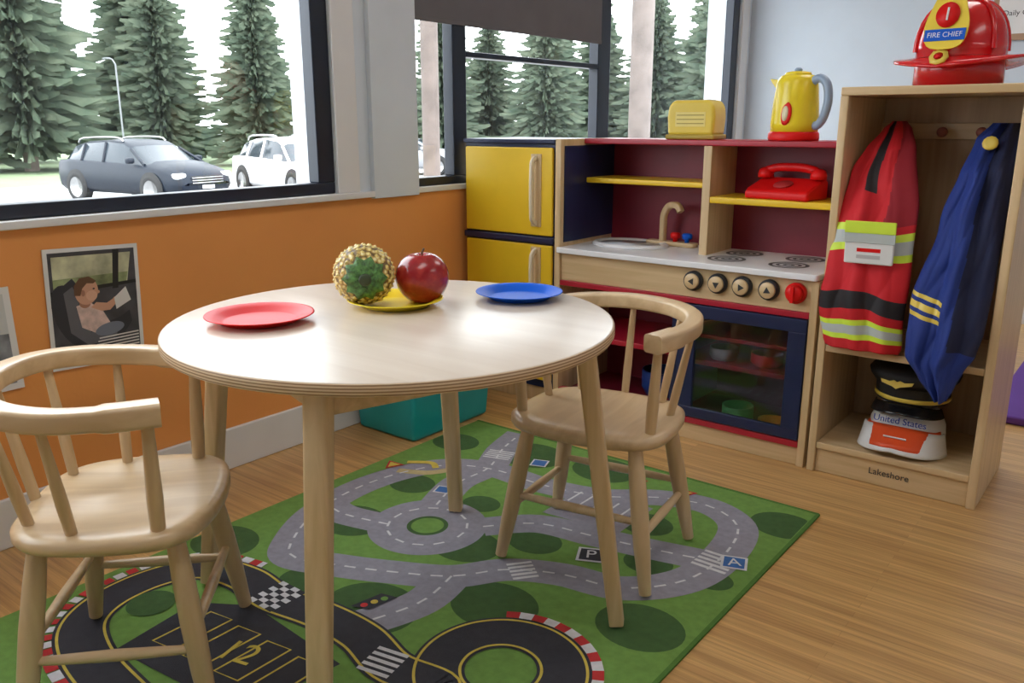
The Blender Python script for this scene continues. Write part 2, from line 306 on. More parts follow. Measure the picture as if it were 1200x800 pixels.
# ---------------------------------------------------------------- chairs
def chair(name,x,y,fx,fy):
    rz=math.atan2(-fx,fy); g=group(name,(x,y,RZ),rz); SZ=.352
    N=64; rings=[0,.3,.55,.75,.88,.96,1.0]; vv=[]; ff=[]
    def outl(a):
        c,s=math.cos(a),math.sin(a); ex=2.0/4.0
        X=.188*abs(c)**ex*(1 if c>0 else -1); Y=.163*abs(s)**ex*(1 if s>0 else -1)
        if Y<0: X*=1-.13*(-Y/.16)**1.5
        if Y>0: Y+= .008*math.cos(X/.186*math.pi)*(Y/.16)
        return X,Y
    def dip(X,Y):
        return -.010*math.exp(-(((abs(X)-.075)/.06)**2+((Y+.03)/.09)**2))
    layers=[]
    for r in rings:
        base=len(vv)
        if r==0: vv.append((0,0,SZ+dip(0,0))); layers.append([base]*N); continue
        for k in range(N):
            X,Y=outl(2*math.pi*k/N); zz=SZ+dip(X*r,Y*r)-(.003 if r==.96 else 0)-(.009 if r==1.0 else 0); vv.append((X*r,Y*r,zz))
        layers.append(list(range(base,base+N)))
    for r,zz in ((1.0,SZ-.022),(.975,SZ-.030),(.9,SZ-.034)):
        base=len(vv)
        for k in range(N):
            X,Y=outl(2*math.pi*k/N); vv.append((X*r,Y*r,zz))
        layers.append(list(range(base,base+N)))
    base=len(vv); vv.append((0,0,SZ-.034)); layers.append([base]*N)
    for i in range(len(layers)-1):
        A,B=layers[i],layers[i+1]
        for k in range(N):
            k2=(k+1)%N; q=[A[k],A[k2],B[k2],B[k]]; u=[]
            for w_ in q:
                if w_ not in u: u.append(w_)
            ff.append(tuple(u))
    mk('seat',vv,ff,CW,g,smooth=True)
    n=0; feet=[]
    for sx in (-1,1):
        for sy in (-1,1):
            n+=1; top=Vector((sx*.128,sy*.108,SZ-.03)); ft=Vector((sx*.180,sy*.150,.0035)); feet.append((top,ft))
            ps=[ft.lerp(top,t) for t in (0,.08,.3,.55,.8,.95,1)]
            tube('leg_%d'%n,ps,.0185,CWZ,g,14,scale=[.72,.78,.98,1.06,.98,.85,.8])
    def at(i,z): t,f=feet[i]; return f.lerp(t,z/(SZ-.03))
    for n,(i,j,z) in enumerate(((0,1,.125),(2,3,.125),(1,3,.155),(0,2,.155))):
        p,q=at(i,z),at(j,z); ps=[p.lerp(q,t) for t in (0,.25,.5,.75,1)]
        tube('stretcher_%d'%(n+1),ps,.0098,CW,g,10,scale=[.75,.95,1.1,.95,.75])
    base=[(-.160,.115,.552),(-.183,.04,.553),(-.193,-.04,.556),(-.170,-.117,.562),(-.105,-.173,.568),(0,-.193,.571),(.105,-.173,.568),(.170,-.117,.562),(.193,-.04,.556),(.183,.04,.553),(.160,.115,.552)]
    pts=cr(base,6); sweep('arm_rail',pts,rrect(.040,.034,.007,4),CW,g,scale=[1.15 if (i<7 or i>len(pts)-8) else 1 for i in range(len(pts))])
    for n,(bi,r0) in enumerate(((.35,.0115),(2.1,.009),(3.6,.009),(5,.009),(6.4,.009),(7.9,.009),(9.65,.0115))):
        i=int(round(bi*6)); P=pts[i]; B=Vector((P.x*.80,P.y*.80,SZ-.004)); 
        if n in (0,6): B=Vector((P.x*.93,P.y*.95,SZ-.004))
        ps=[B.lerp(Vector((P.x,P.y,P.z-.01)),t) for t in (0,.3,.6,1)]
        tube('spindle_%d'%(n+1),ps,r0,CWZ,g,10,scale=[1.05,1.15,1.0,.8])
    return g
chair('toddler_armchair',-1.405,.675,.69,.72)
chair('toddler_armchair.001',-.982,1.583,.156,-.988)
# ---------------------------------------------------------------- storage bin
teal=C('teal_plastic',(.01,.36,.38),rough=.35)
g=group('storage_bin',(-1.954,2.00,0))
v=[];W0,D0,W1,D1=.130,.185,.143,.198
for z,w,d in ((0,W0,D0),(.20,W1,D1)):
    v+=[(-w,-d,z),(w,-d,z),(w,d,z),(-w,d,z)]
mk('tub',v,[(0,3,2,1),(4,5,6,7),(0,1,5,4),(1,2,6,5),(2,3,7,6),(3,0,4,7)],teal,g,bevel=.015,seg=3)
box('lid',-.149,.149,-.205,.205,.20,.222,teal,g,bevel=.008,seg=3)
box('lid_panel',-.12,.12,-.175,.175,.222,.228,teal,g,bevel=.003)
box('latch',-.03,.03,-.212,-.203,.175,.215,teal,g,bevel=.003)
# ---------------------------------------------------------------- toy kitchen
KX,KY=-1.22,2.39
k=group('play_kitchen',(KX,KY,0))
def kb(n,x0,x1,y0,y1,z0,z1,m,b=.002,par=None): return box(n,x0-KX,x1-KX,y0-KY,y1-KY,z0,z1,m,par or k,bevel=b)
prism('side_left',[(0,0),(.35,0),(.35,.948),(0,.948)],'x',-1.688-KX,-1.664-KX,WZ,k,bevel=.003)
kb('side_left_inner',-1.664,-1.660,2.41,2.735,.60,.925,navy,.0)
kb('side_right',-.790,-.768,2.50,2.74,.565,.948,WZ); kb('side_right_lower',-.790,-.768,2.39,2.74,0,.565,WZ)
kb('back_panel',-1.664,-.79,2.725,2.74,.03,.935,maroon,0)
kb('top_board',-1.664,-.768,2.53,2.74,.930,.948,red,.003)
kb('divider',-1.212,-1.184,2.53,2.725,.583,.93,WZ)
kb('shelf_left',-1.66,-1.212,2.54,2.725,.797,.815,yellow,.004); kb('shelf_right',-1.184,-.79,2.53,2.725,.752,.773,yellow,.004)
prism('counter',rrect(.905,.36,.012,4),'z',.566,.585,cwhite,k,loc=(-1.222-KX+.0,2.555-KY,0),bevel=.003)
kb('control_face',-1.664,-.79,2.40,2.42,.470,.566,WX)
kb('face_red_strip',-1.664,-.79,2.392,2.42,.452,.470,red)
kb('base_plinth',-1.664,-.79,2.40,2.42,0,.058,WX); kb('base_red_strip',-1.664,-.79,2.39,2.42,.058,.078,red)
kb('cabinet_floor',-1.664,-.79,2.42,2.725,.04,.062,maroon)
kb('oven_side',-1.225,-1.205,2.395,2.725,.078,.452,navy)
kb('cupboard_shelf',-1.664,-1.225,2.40,2.72,.27,.288,red)
ox0,ox1,oz0,oz1=-1.200,-.792,.082,.450
kb('oven_rail_top',ox0,ox1,2.385,2.402,.410,oz1,navy); kb('oven_rail_bottom',ox0,ox1,2.385,2.402,oz0,.115,navy)
kb('oven_stile_left',ox0,-1.140,2.385,2.402,.115,.410,navy); kb('oven_stile_right',-.845,ox1,2.385,2.402,.115,.410,navy)
gm=bpy.data.materials.new('oven_window'); gm.use_nodes=True; nt=gm.node_tree; nt.nodes.clear(); o1=nt.nodes.new('ShaderNodeOutputMaterial'); t1=nt.nodes.new('ShaderNodeBsdfTransparent'); t1.inputs[0].default_value=(.75,.75,.75,1); g1=nt.nodes.new('ShaderNodeBsdfGlossy'); g1.inputs['Roughness'].default_value=.05; x1=nt.nodes.new('ShaderNodeMixShader'); x1.inputs[0].default_value=.08
nt.links.new(t1.outputs[0],x1.inputs[1]); nt.links.new(g1.outputs[0],x1.inputs[2]); nt.links.new(x1.outputs[0],o1.inputs[0])
kb('oven_window',-1.140,-.845,2.392,2.395,.115,.410,gm,0)
kb('oven_rack',-1.20,-.795,2.42,2.72,.25,.266,red); kb('oven_rack_2',-1.20,-.795,2.42,2.72,.34,.352,red)
def toy(n,loc,mat,r,h): lathe(n,[(0,0),(r*.8,0),(r,h*.3),(r,h),(r*.9,h),(r*.85,h*.35),(0,h*.2)],mat,None,24,loc=loc)
toy('toy_saucepan',(-1.02,2.48,.0625),C('toy_green',(.10,.45,.15),rough=.3),.05,.06); toy('toy_bowl',(-.90,2.47,.0625),C('toy_orange',(.80,.28,.03),rough=.3),.045,.04)
toy('toy_bowl.001',(-.94,2.49,.2665),redp,.05,.04); toy('toy_bowl.002',(-1.08,2.48,.2665),C('toy_grey',(.35,.35,.38),rough=.3),.045,.04)
toy('toy_pot',(-1.36,2.60,.0625),C('toy_pot_blue',(.01,.05,.25),rough=.4),.07,.09)
for i,(x,m) in enumerate(((-1.158,0),(-1.077,0),(-.998,0),(-.915,0),(-.834,1))):
    z=.524
    lathe('knob_%d'%(i+1),[(0,0),(.031,0),(.031,.012),(.029,.014),(.029,.016)]+([(0,.016)]),(dark if not m else redp),k,28,loc=(x-KX,2.40-KY,z),rot=(math.pi/2,0,0))
    if not m:
        lathe('knob_face_%d'%(i+1),[(0,0),(.024,0),(.024,.006),(.022,.008),(0,.008)],WX,k,28,loc=(x-KX,2.384-KY,z),rot=(math.pi/2,0,0))
        s=.011; mk('knob_pointer_%d'%(i+1),[(-s,0,0),(s*.7,0,s),(s*.7,0,-s)],[(0,1,2)],dark,k,loc=(x-KX,2.3755-KY,z),rot=(0,.5*i,0))
    else:
        lathe('knob_cap',[(0,0),(.026,0),(.024,.012),(.020,.018),(0,.018)],redp,k,28,loc=(x-KX,2.384-KY,z),rot=(math.pi/2,0,0))
        box('knob_grip',-.005,.005,-.028,-.010,-.024,.024,redp,k,bevel=.002,loc=(x-KX,2.384-KY,z))
lathe('sink_basin',[(.085,.002),(.10,.004),(.110,.010),(.122,.012),(.130,.006),(.132,0)],cwhite,k,48,loc=(-1.50-KX,2.585-KY,.585),sx=1.08,sy=.80)
lathe('sink_bowl',[(0,.0012),(.098,.0018),(.104,.006)],C('sink_grey',(.62,.63,.66),rough=.3),k,48,loc=(-1.50-KX,2.585-KY,.585),sx=1.08,sy=.80)
prism('faucet_base',rrect(.19,.045,.015,4),'z',.585,.600,WX,k,bevel=.003,loc=(-1.38-KX,2.665-KY,0))
fp=cr([(0,0,0),(0,0,.05),(.004,-.003,.095),(.028,-.012,.125),(.062,-.022,.128),(.078,-.027,.108)],6)
sweep('faucet_spout',fp,rrect(.022,.022,.006,3),WZ,k,up=(0.4,1,0),loc=(-1.415-KX,2.665-KY,.598))
for i,(x,m) in enumerate(((-1.365,redp),(-1.320,blup))):
    lathe('tap_knob_%d'%(i+1),[(0,0),(.008,0),(.008,.01),(.017,.013),(.018,.026),(.014,.031),(0,.032)],m,k,20,loc=(x-KX,2.662-KY,.600))
for i,(x,y) in enumerate(((-1.10,2.50),(-.90,2.50),(-1.10,2.64),(-.90,2.64))):
    for j,(ra,rb2) in enumerate(((.060,.048),(.038,.028),(.018,.008))):
        N=36; vv=[((ra if l==0 else rb2)*math.cos(2*math.pi*q/N),(ra if l==0 else rb2)*math.sin(2*math.pi*q/N),.5856) for l in (0,1) for q in range(N)]
        mk('burner_%d_ring_%d'%(i+1,j+1),vv,[(q,(q+1)%N,N+(q+1)%N,N+q) for q in range(N)],dark,k,loc=(x-KX,y-KY,0))
# ---------------------------------------------------------------- fridge
fx0,fx1=-2.104,-1.692; fg=group('play_refrigerator',(fx0,KY,0))
def fb(n,x0,x1,y0,y1,z0,z1,m,b=.002): return box(n,x0-fx0,x1-fx0,y0-KY,y1-KY,z0,z1,m,fg,bevel=b)
fb('body',fx0,fx1,2.41,2.74,0.0,.930,WZ); fb('top_cap',fx0,fx1,2.392,2.74,.930,.946,navy,.004)
fb('face_frame',fx0+.006,fx1-.001,2.402,2.411,.06,.93,navy,0)
fb('door_upper',fx0+.014,fx1-.006,2.388,2.402,.617,.918,yellow,.005); fb('door_lower',fx0+.014,fx1-.006,2.388,2.402,.09,.585,yellow,.005)
fb('door_divider',fx0+.006,fx1-.001,2.386,2.402,.590,.612,navy,.003)
hm=C('handle_cream',(.80,.70,.52),rough=.4)
for i,(z0,z1) in enumerate(((.66,.885),(.36,.565))):
    x=-1.765-fx0
    sweep('handle_%d'%(i+1),cr([(x,-.002,z0),(x,-.022,z0+.01),(x,-.030,z0+.04),(x,-.030,z1-.04),(x,-.022,z1-.01),(x,-.002,z1)],5),rrect(.018,.012,.004,2),hm,fg,up=(1,0,0))
    box('handle_plate_%d'%(i+1),x-.022,x+.022,-.006,-.001,z0-.012,z1+.012,WZ,fg,bevel=.002)
# ---------------------------------------------------------------- things on kitchen top
g=group('toy_toaster',(-1.277,2.60,.9485),math.radians(6))
ty=C('toaster_yellow',(.84,.62,.08),rough=.35)
prism('body',[(-.076,.012),(-.080,.07),(-.076,.105),(-.060,.122),(.060,.122),(.076,.105),(.080,.07),(.076,.012)],'y',-.058,.058,ty,g,bevel=.014,seg=4)
box('base',-.082,.082,-.062,.062,0,.016,C('toaster_olive',(.45,.32,.05),rough=.5),g,bevel=.005)
box('slot_1',-.05,.05,-.028,-.012,.1215,.1235,dark,g,bevel=0); box('slot_2',-.05,.05,.012,.028,.1215,.1235,dark,g,bevel=0)
box('front_recess',-.050,.050,-.0595,-.058,.04,.085,C('toaster_light',(.88,.72,.22),rough=.35),g,bevel=.002)
for i in range(3): box('front_groove_%d'%i,-.045,.045,-.0605,-.0590,.048+.013*i,.051+.013*i,C('toaster_olive',(.45,.32,.05),rough=.5),g,bevel=0)
box('lever',-.094,-.080,-.012,.012,.06,.075,redp,g,bevel=.003)
g=group('toy_kettle',(-.955,2.60,.9485),math.radians(-15))
ky=C('kettle_yellow',(.90,.70,.03),rough=.25); kg=C('kettle_grey_blue',(.30,.40,.55),rough=.35)
lathe('base_ring',[(0,0),(.073,0),(.075,.006),(.074,.020),(.070,.026),(0,.026)],redp,g,40)
lathe('body',[(.069,.026),(.070,.05),(.066,.11),(.060,.165),(.056,.178),(.048,.188),(.02,.192),(0,.193)],ky,g,40)
lathe('lid',[(.040,.188),(.036,.197),(.02,.200),(0,.201)],ky,g,32); lathe('lid_knob',[(.010,.199),(.012,.205),(.008,.210),(0,.211)],kg,g,20)
v=[(-.040,-.018,.125),(-.040,.018,.125),(-.092,0,.172),(-.040,-.026,.175),(-.040,.026,.175),(-.096,-.006,.182),(-.096,.006,.182)]
mk('spout',v,[(0,1,4,3),(0,2,5,3),(1,2,6,4),(3,4,6,5),(2,6,5),(0,1,2)],ky,g,bevel=.004)
tube('handle',cr([(.045,0,.165),(.075,0,.178),(.100,0,.160),(.108,0,.115),(.098,0,.070),(.080,0,.045),(.062,0,.045)],5),.0125,kg,g,12,up=(0,1,0))
lathe('water_gauge',[(0,0),(.018,0),(.018,.004),(.014,.006),(0,.006)],redp,g,24,loc=(.014,-.0625,.078),rot=(math.radians(84),0,0),sy=1.9)
lathe('gauge_window',[(0,0),(.010,0),(.010,.003),(0,.003)],C('gauge_pale',(.85,.75,.5)),g,20,loc=(.014,-.0682,.078),rot=(math.radians(84),0,0),sy=2.2)
g=group('toy_telephone',(-.965,2.60,.7735),math.radians(-8))
prism('base',[(-.065,0),(.065,0),(.065,.055),(.045,.062),(-.05,.032),(-.065,.022)],'x',-.105,.105,redp,g,bevel=.007,seg=3)
tube('handset_grip',cr([(-.085,.03,.082),(-.04,.03,.093),(.04,.03,.093),(.085,.03,.082)],5),.013,redp,g,12)
for i,x in enumerate((-.088,.088)): lathe('handset_cup_%d'%(i+1),[(0,0),(.024,0),(.025,.012),(.020,.026),(.008,.032),(0,.032)],redp,g,24,loc=(x,.03,.060))
lathe('dial',[(0,0),(.03,0),(.028,.004),(0,.004)],C('dial_red',(.45,.03,.03)),g,28,loc=(0,-.018,.043),rot=(math.radians(17),0,0))
# ---------------------------------------------------------------- dress-up locker
LX=-.532; lk=group('dress_up_locker',(LX,KY,0))
def lb(n,x0,x1,y0,y1,z0,z1,m,b=.003): return box(n,x0-LX,x1-LX,y0-KY,y1-KY,z0,z1,m,lk,bevel=b)
LB=2.76; RI=-.329; RO=-.306
lb('side_left',-.757,-.735,2.385,LB,0,1.07,WZ); lb('side_right',RI,RO,2.385,LB,0,1.07,WZ)
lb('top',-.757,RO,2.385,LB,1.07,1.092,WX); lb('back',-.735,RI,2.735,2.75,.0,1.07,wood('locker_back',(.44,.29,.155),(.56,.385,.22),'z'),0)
lb('shelf',-.735,RI,2.388,2.735,.368,.388,WX); lb('floor_board',-.735,RI,2.388,2.735,.072,.092,WX); lb('kick_board',-.735,RI,2.395,2.412,0,.072,WX)
text('label','Lakeshore',.026,(-.53-LX,.004,.040),(math.pi/2,0,0),dark,lk,ext=.0004)
lb('peg_rail',-.735,RI,2.72,2.735,.955,1.0,WX)
pegm=C('peg_wood_red',(.30,.08,.05))
for i,x in enumerate((-.66,-.56,-.46,-.38)):
    lathe('peg_%d'%(i+1),[(0,0),(.008,0),(.007,.03),(.014,.036),(.014,.046),(.008,.052),(0,.052)],pegm,lk,16,loc=(x-LX,2.722-KY,.975),rot=(math.pi/2,0,0))
# ---------------------------------------------------------------- hanging clothes
def cloth(name,rows,mats,fmf,folds,thick=.05,nu=56,nv=130,par=None,wavez=lambda u,z:0,edge=lambda s,z:0):
    zs=[r[0] for r in rows]
    def interp(t):
        z=zs[0]+(zs[-1]-zs[0])*t
        for i in range(len(rows)-1):
            if rows[i][0]>=z>=rows[i+1][0]-1e-9:
                s=(rows[i][0]-z)/(rows[i][0]-rows[i+1][0]); s2=s*s*(3-2*s)*.4+s*.6
                return [z]+[rows[i][j]*(1-s2)+rows[i+1][j]*s2 for j in (1,2,3)]
        return list(rows[-1])
    v=[];f=[];fm=[]
    for side in (0,1):
        for j in range(nv+1):
            z,xl,xr,y=interp(j/nv); xl+=edge(0,z); xr+=edge(1,z)
            for i in range(nu+1):
                u=i/nu; x=xl+(xr-xl)*u; env=math.sin(math.pi*u)**.55 if 0<u<1 else 0
                yy=(y-thick*env*.7+folds(u,z)*env) if side==0 else (y+thick*env*.5)
                v.append((x,yy,z+wavez(u,z)))
    W=nu+1; S=(nv+1)*W
    for side in (0,1):
        for j in range(nv):
            for i in range(nu):
                a=side*S+j*W+i; f.append((a,a+1,a+W+1,a+W)); z=zs[0]+(zs[-1]-zs[0])*(j+.5)/nv; fm.append(fmf((i+.5)/nu,z,side))
    for j in range(nv):
        for i in (0,nu):
            a=j*W+i; f.append((a,a+W,S+a+W,S+a)); z=zs[0]+(zs[-1]-zs[0])*(j+.5)/nv; fm.append(fmf(i/nu,z,0))
    for i in range(nu):
        for j in (0,nv):
            a=j*W+i; f.append((a,a+1,S+a+1,S+a)); fm.append(fmf((i+.5)/nu,zs[0] if j==0 else zs[-1],0))
    me=mk(name,v,f,mats,par,smooth=True,fm=fm)
    bm=bmesh.new(); bm.from_mesh(me.data); bmesh.ops.remove_doubles(bm,verts=bm.verts,dist=1e-5); bmesh.ops.recalc_face_normals(bm,faces=bm.faces); bm.to_mesh(me.data); bm.free()
    return me
def ridge(x): return 1-abs(math.sin(x))**.7*1.0
fr_red=C('vest_red',(.60,.010,.018),rough=.75,bump=.3,bscale=500); neon=C('vest_neon',(.66,.85,.06),rough=.5); silver=C('vest_silver',(.50,.55,.54),rough=.35); vblk=C('vest_black',(.015,.012,.015),rough=.7)
dkred=C('vest_dark_red',(.30,.01,.02),rough=.8)
vg=group('firefighter_vest',(0,0,0))
def vf(u,z,s):
    if s: return 0
    if .655<z<.670 or .705<z<.722: return 1
    if .670<=z<=.705: return 2
    if .505<z<.548: return 3
    if .425<z<.438 or .462<z<.474: return 1
    if .438<=z<=.462: return 2
    if z>.74 and u>.30 and u<.44+(z-.74)*.2 and z>.82: return 3
    if z>.74 and u>.62+(z-.74)*.55: return 4
    return 0
cloth('body',[(1.005,-.680,-.640,2.62),(.985,-.695,-.615,2.58),(.93,-.712,-.580,2.51),(.85,-.730,-.555,2.46),(.78,-.743,-.540,2.43),(.70,-.755,-.533,2.405),(.56,-.762,-.531,2.385),(.46,-.754,-.531,2.378),(.41,-.745,-.531,2.376),(.395,-.738,-.535,2.376)],
    [fr_red,neon,silver,vblk,dkred],vf,lambda u,z:.007*math.sin(u*17+z*7)+.010*ridge(u*7-z*9)+.006*ridge(u*11+z*6)+.005*math.sin(z*30+u*4)-.008,.046,par=vg,
    wavez=lambda u,z:(.010*math.sin(u*6.3+z*9)-.012*(u-.5))*min(1,max(0,(z-.39)*9))*min(1,(1.005-z)*6), edge=lambda s,z:.005*math.sin(z*34) if s==0 else -.002+.002*math.sin(z*34))
PL=(-.632,2.343,.690); PR=(math.radians(4),0,math.radians(3))
box('chest_pocket',-.062,.062,-.006,.004,-.055,.055,C('pocket_white',(.75,.75,.74),rough=.6),vg,bevel=.004,loc=PL,rot=PR)
box('pocket_flap',-.064,.064,-.010,-.004,.028,.060,neon,vg,bevel=.002,loc=PL,rot=PR)
box('pocket_flap_silver',-.064,.064,-.0085,-.004,.002,.028,silver,vg,bevel=.001,loc=PL,rot=PR)
box('pocket_print',-.030,.030,-.0065,-.005,-.022,-.012,redp,vg,bevel=0,loc=PL,rot=PR); box('pocket_print_2',-.030,.030,-.0065,-.005,-.040,-.030,C('label_grey',(.50,.48,.48)),vg,bevel=0,loc=PL,rot=PR)
tube('hanging_loop',cr([(-.66,2.62,.99),(-.66,2.66,1.0),(-.66,2.685,.99)],4),.004,fr_red,vg,8)
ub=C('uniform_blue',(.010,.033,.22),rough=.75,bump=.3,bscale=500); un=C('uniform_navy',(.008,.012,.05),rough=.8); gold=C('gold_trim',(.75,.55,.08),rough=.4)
ug=group('police_uniform',(0,0,0))
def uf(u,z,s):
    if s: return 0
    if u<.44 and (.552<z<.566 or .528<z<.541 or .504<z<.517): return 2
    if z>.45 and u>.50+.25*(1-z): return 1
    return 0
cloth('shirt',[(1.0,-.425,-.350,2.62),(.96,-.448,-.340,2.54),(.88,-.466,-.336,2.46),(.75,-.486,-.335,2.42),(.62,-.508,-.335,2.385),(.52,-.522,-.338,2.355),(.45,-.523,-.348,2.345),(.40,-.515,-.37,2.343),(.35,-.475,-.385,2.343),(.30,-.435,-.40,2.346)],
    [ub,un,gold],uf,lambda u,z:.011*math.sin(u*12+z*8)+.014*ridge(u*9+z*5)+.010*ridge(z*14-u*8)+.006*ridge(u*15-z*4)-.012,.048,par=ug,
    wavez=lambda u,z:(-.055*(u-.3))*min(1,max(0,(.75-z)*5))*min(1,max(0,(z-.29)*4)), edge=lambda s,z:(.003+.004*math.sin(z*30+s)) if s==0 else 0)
lathe('badge',[(0,0),(.019,0),(.018,.003),(.010,.005),(0,.005)],gold,ug,12,loc=(-.402,2.475,.950),rot=(math.radians(70),0,0))
tube('hanging_loop',cr([(-.385,2.62,.99),(-.382,2.66,.995),(-.38,2.685,.985)],4),.004,ub,ug,8)
# ---------------------------------------------------------------- hats
def shell(name,rows,mat,par,seg=48):
    v=[];f=[]
    for cx,cy,z,rx,ry in rows:
        for q in range(seg):
            a=2*math.pi*q/seg; v.append((cx+rx*math.cos(a),cy+ry*math.sin(a),z))
    for i in range(len(rows)-1):
        for q in range(seg): f.append((i*seg+q,i*seg+(q+1)%seg,(i+1)*seg+(q+1)%seg,(i+1)*seg+q))
    f.append(tuple(range(seg))); f.append(tuple((len(rows)-1)*seg+q for q in range(seg)))
    return mk(name,v,f,mat,par,smooth=True)
g=group('fire_chief_helmet',(-.512,2.555,1.0925),math.radians(-6))
hr=C('helmet_red',(.66,.006,.010),rough=.22,coat=.3)
v=[];f=[];N=64
for j,s in enumerate((0,.33,.66,1)):
    for q in range(N):
        a=2*math.pi*q/N; c_,s_=math.cos(a),math.sin(a)
        ri=(.098*c_,.118*s_); ro=(.160*c_,(.168 if s_<0 else .185)*s_)
        x=ri[0]*(1-s)+ro[0]*s; y=ri[1]*(1-s)+ro[1]*s
        z=.075-.030*s*(.4+.6*abs(s_))+ .012*s*abs(c_)
        v.append((x,y,z))
for j in range(3):
    for q in range(N): f.append((j*N+q,j*N+(q+1)%N,(j+1)*N+(q+1)%N,(j+1)*N+q))
br=mk('brim',v,f,hr,g,smooth=True); so=br.modifiers.new('t','SOLIDIFY'); so.thickness=.006
prof=[]
for kk in range(12):
    t=kk/11*math.pi/2; prof.append((0,0,.085+.125*math.sin(t),.106*math.cos(t)**.65 if kk<11 else .002,.122*math.cos(t)**.65 if kk<11 else .002))
shell('dome',[(0,0,0.0,.106,.124),(0,0,.085,.106,.122)]+prof,hr,g)
for q in range(6):
    a=math.pi*q/3+math.pi/6; pts=[]
    for kk in range(9):
        t=kk/8*math.pi/2; rr=math.cos(t)**.65 if kk<8 else .02; pts.append((.108*math.cos(a)*rr,.124*math.sin(a)*rr,.087+.125*math.sin(t)))
    tube('rib_%d'%(q+1),pts,.007,hr,g,8)
sh=cr([(0,-.055,0),(.040,-.045,0),(.052,0,0),(.040,.05,0),(.028,.075,0),(0,.085,0),(-.028,.075,0),(-.040,.05,0),(-.052,0,0),(-.040,-.045,0)],4,True)
SL=(0,-.130,.138); SR=(math.radians(78),0,0)
prism('front_shield',[(p.x,p.y) for p in sh],'z',0,.005,C('shield_yellow',(.88,.66,.05),rough=.35),g,loc=SL,rot=SR)
lathe('shield_disc',[(0,.005),(.028,.005),(.028,.0068),(0,.0068)],redp,g,28,loc=(0,-.1265,.166),rot=SR,sy=1.1)
text('shield_number','1',.045,(0,-.1335,.1675),SR,white,g,ext=.0022)
box('shield_band',-.048,.048,-.034,-.006,.005,.0075,blup,g,bevel=0,loc=SL,rot=SR)
text('shield_text','FIRE CHIEF',.0175,(0,-.1405,.1195),SR,white,g,ext=.0012)
lathe('emblem',[(0,0),(.024,0),(.023,.004),(.012,.006),(0,.006)],gold,g,8,loc=(-.004,-.150,.066),rot=(math.radians(55),0,0))
lathe('emblem_center',[(0,0),(.011,0),(0,.003)],redp,g,16,loc=(-.004,-.1555,.0695),rot=(math.radians(55),0,0))
def brim2(name,w,l,z0,drop,mat,par,yb=-.03,th=.005,out=0):
    v=[];f=[];N=28;Mn=6
    for j in range(Mn+1):
        s=j/Mn
        for q in range(N+1):
            a=math.pi+math.pi*q/N; c_,s_=math.cos(a),math.sin(a)
            x=(w*.90+w*.10*s+out*s)*c_; y=yb+s_*(.062+l*s); z=z0-drop*s*(.75+.25*abs(c_))-.012*abs(c_)**2
            v.append((x,y,z))
    W=N+1
    for j in range(Mn):
        for q in range(N): f.append((j*W+q,j*W+q+1,(j+1)*W+q+1,(j+1)*W+q))
    o=mk(name,v,f,mat,par,smooth=True); m_=o.modifiers.new('t','SOLIDIFY'); m_.thickness=th; return o
g=group('mail_carrier_cap',(-.528,2.545,.0935))
cw=C('cap_white',(.78,.78,.78),rough=.7); co=C('cap_orange',(.78,.08,.012),rough=.5); cb=C('cap_blue_band',(.015,.05,.30),rough=.6)
shell('crown',[(0,0,0,.100,.10),(0,0,.03,.103,.102),(0,0,.07,.100,.098),(0,0,.105,.085,.085),(0,0,.125,.05,.05),(0,0,.132,.01,.01)],cw,g)
text('cap_text','United States',.026,(0,-.1015,.092),(math.radians(76),0,0),cb,g,ext=.0012)
brim2('bill',.120,.078,.072,.062,cw,g,yb=-.035,th=.006)
brim2('bill_inset',.108,.068,.0765,.055,co,g,yb=-.037,th=.006)
box('bill_stripe',-.030,.030,-.002,.002,-.004,.004,cw,g,bevel=.001,loc=(0,-.138,.054),rot=(math.radians(50),0,0))
g=group('police_cap',(-.528,2.565,.2265))
pk_=C('cap_black',(.012,.013,.016),rough=.65); shell('band',[(0,0,0,.096,.096),(0,0,.005,.100,.100),(0,0,.045,.100,.100),(0,.0,.050,.103,.102)],pk_,g)
shell('crown',[(0,0,.048,.102,.100),(0,0,.068,.118,.114),(0,0,.082,.122,.118),(0,0.005,.096,.112,.108),(0,.01,.104,.06,.06),(0,.01,.106,.004,.004)],pk_,g)
shell('gold_band',[(0,0,.008,.1012,.1012),(0,0,.010,.1025,.1025),(0,0,.018,.1025,.1025),(0,0,.020,.1012,.1012)],gold,g)
brim2('visor',.098,.040,.006,.026,C('visor_gloss',(.01,.01,.012),rough=.15),g,yb=-.040,th=.003)
wing=[(0,-.010),(.010,-.004),(.040,.004),(.044,.014),(.020,.010),(.008,.014),(0,.010),(-.008,.014),(-.020,.010),(-.044,.014),(-.040,.004),(-.010,-.004)]
prism('wings_emblem',wing,'z',0,.003,gold,g,loc=(-.02,-.118,.060),rot=(math.radians(66),0,0))
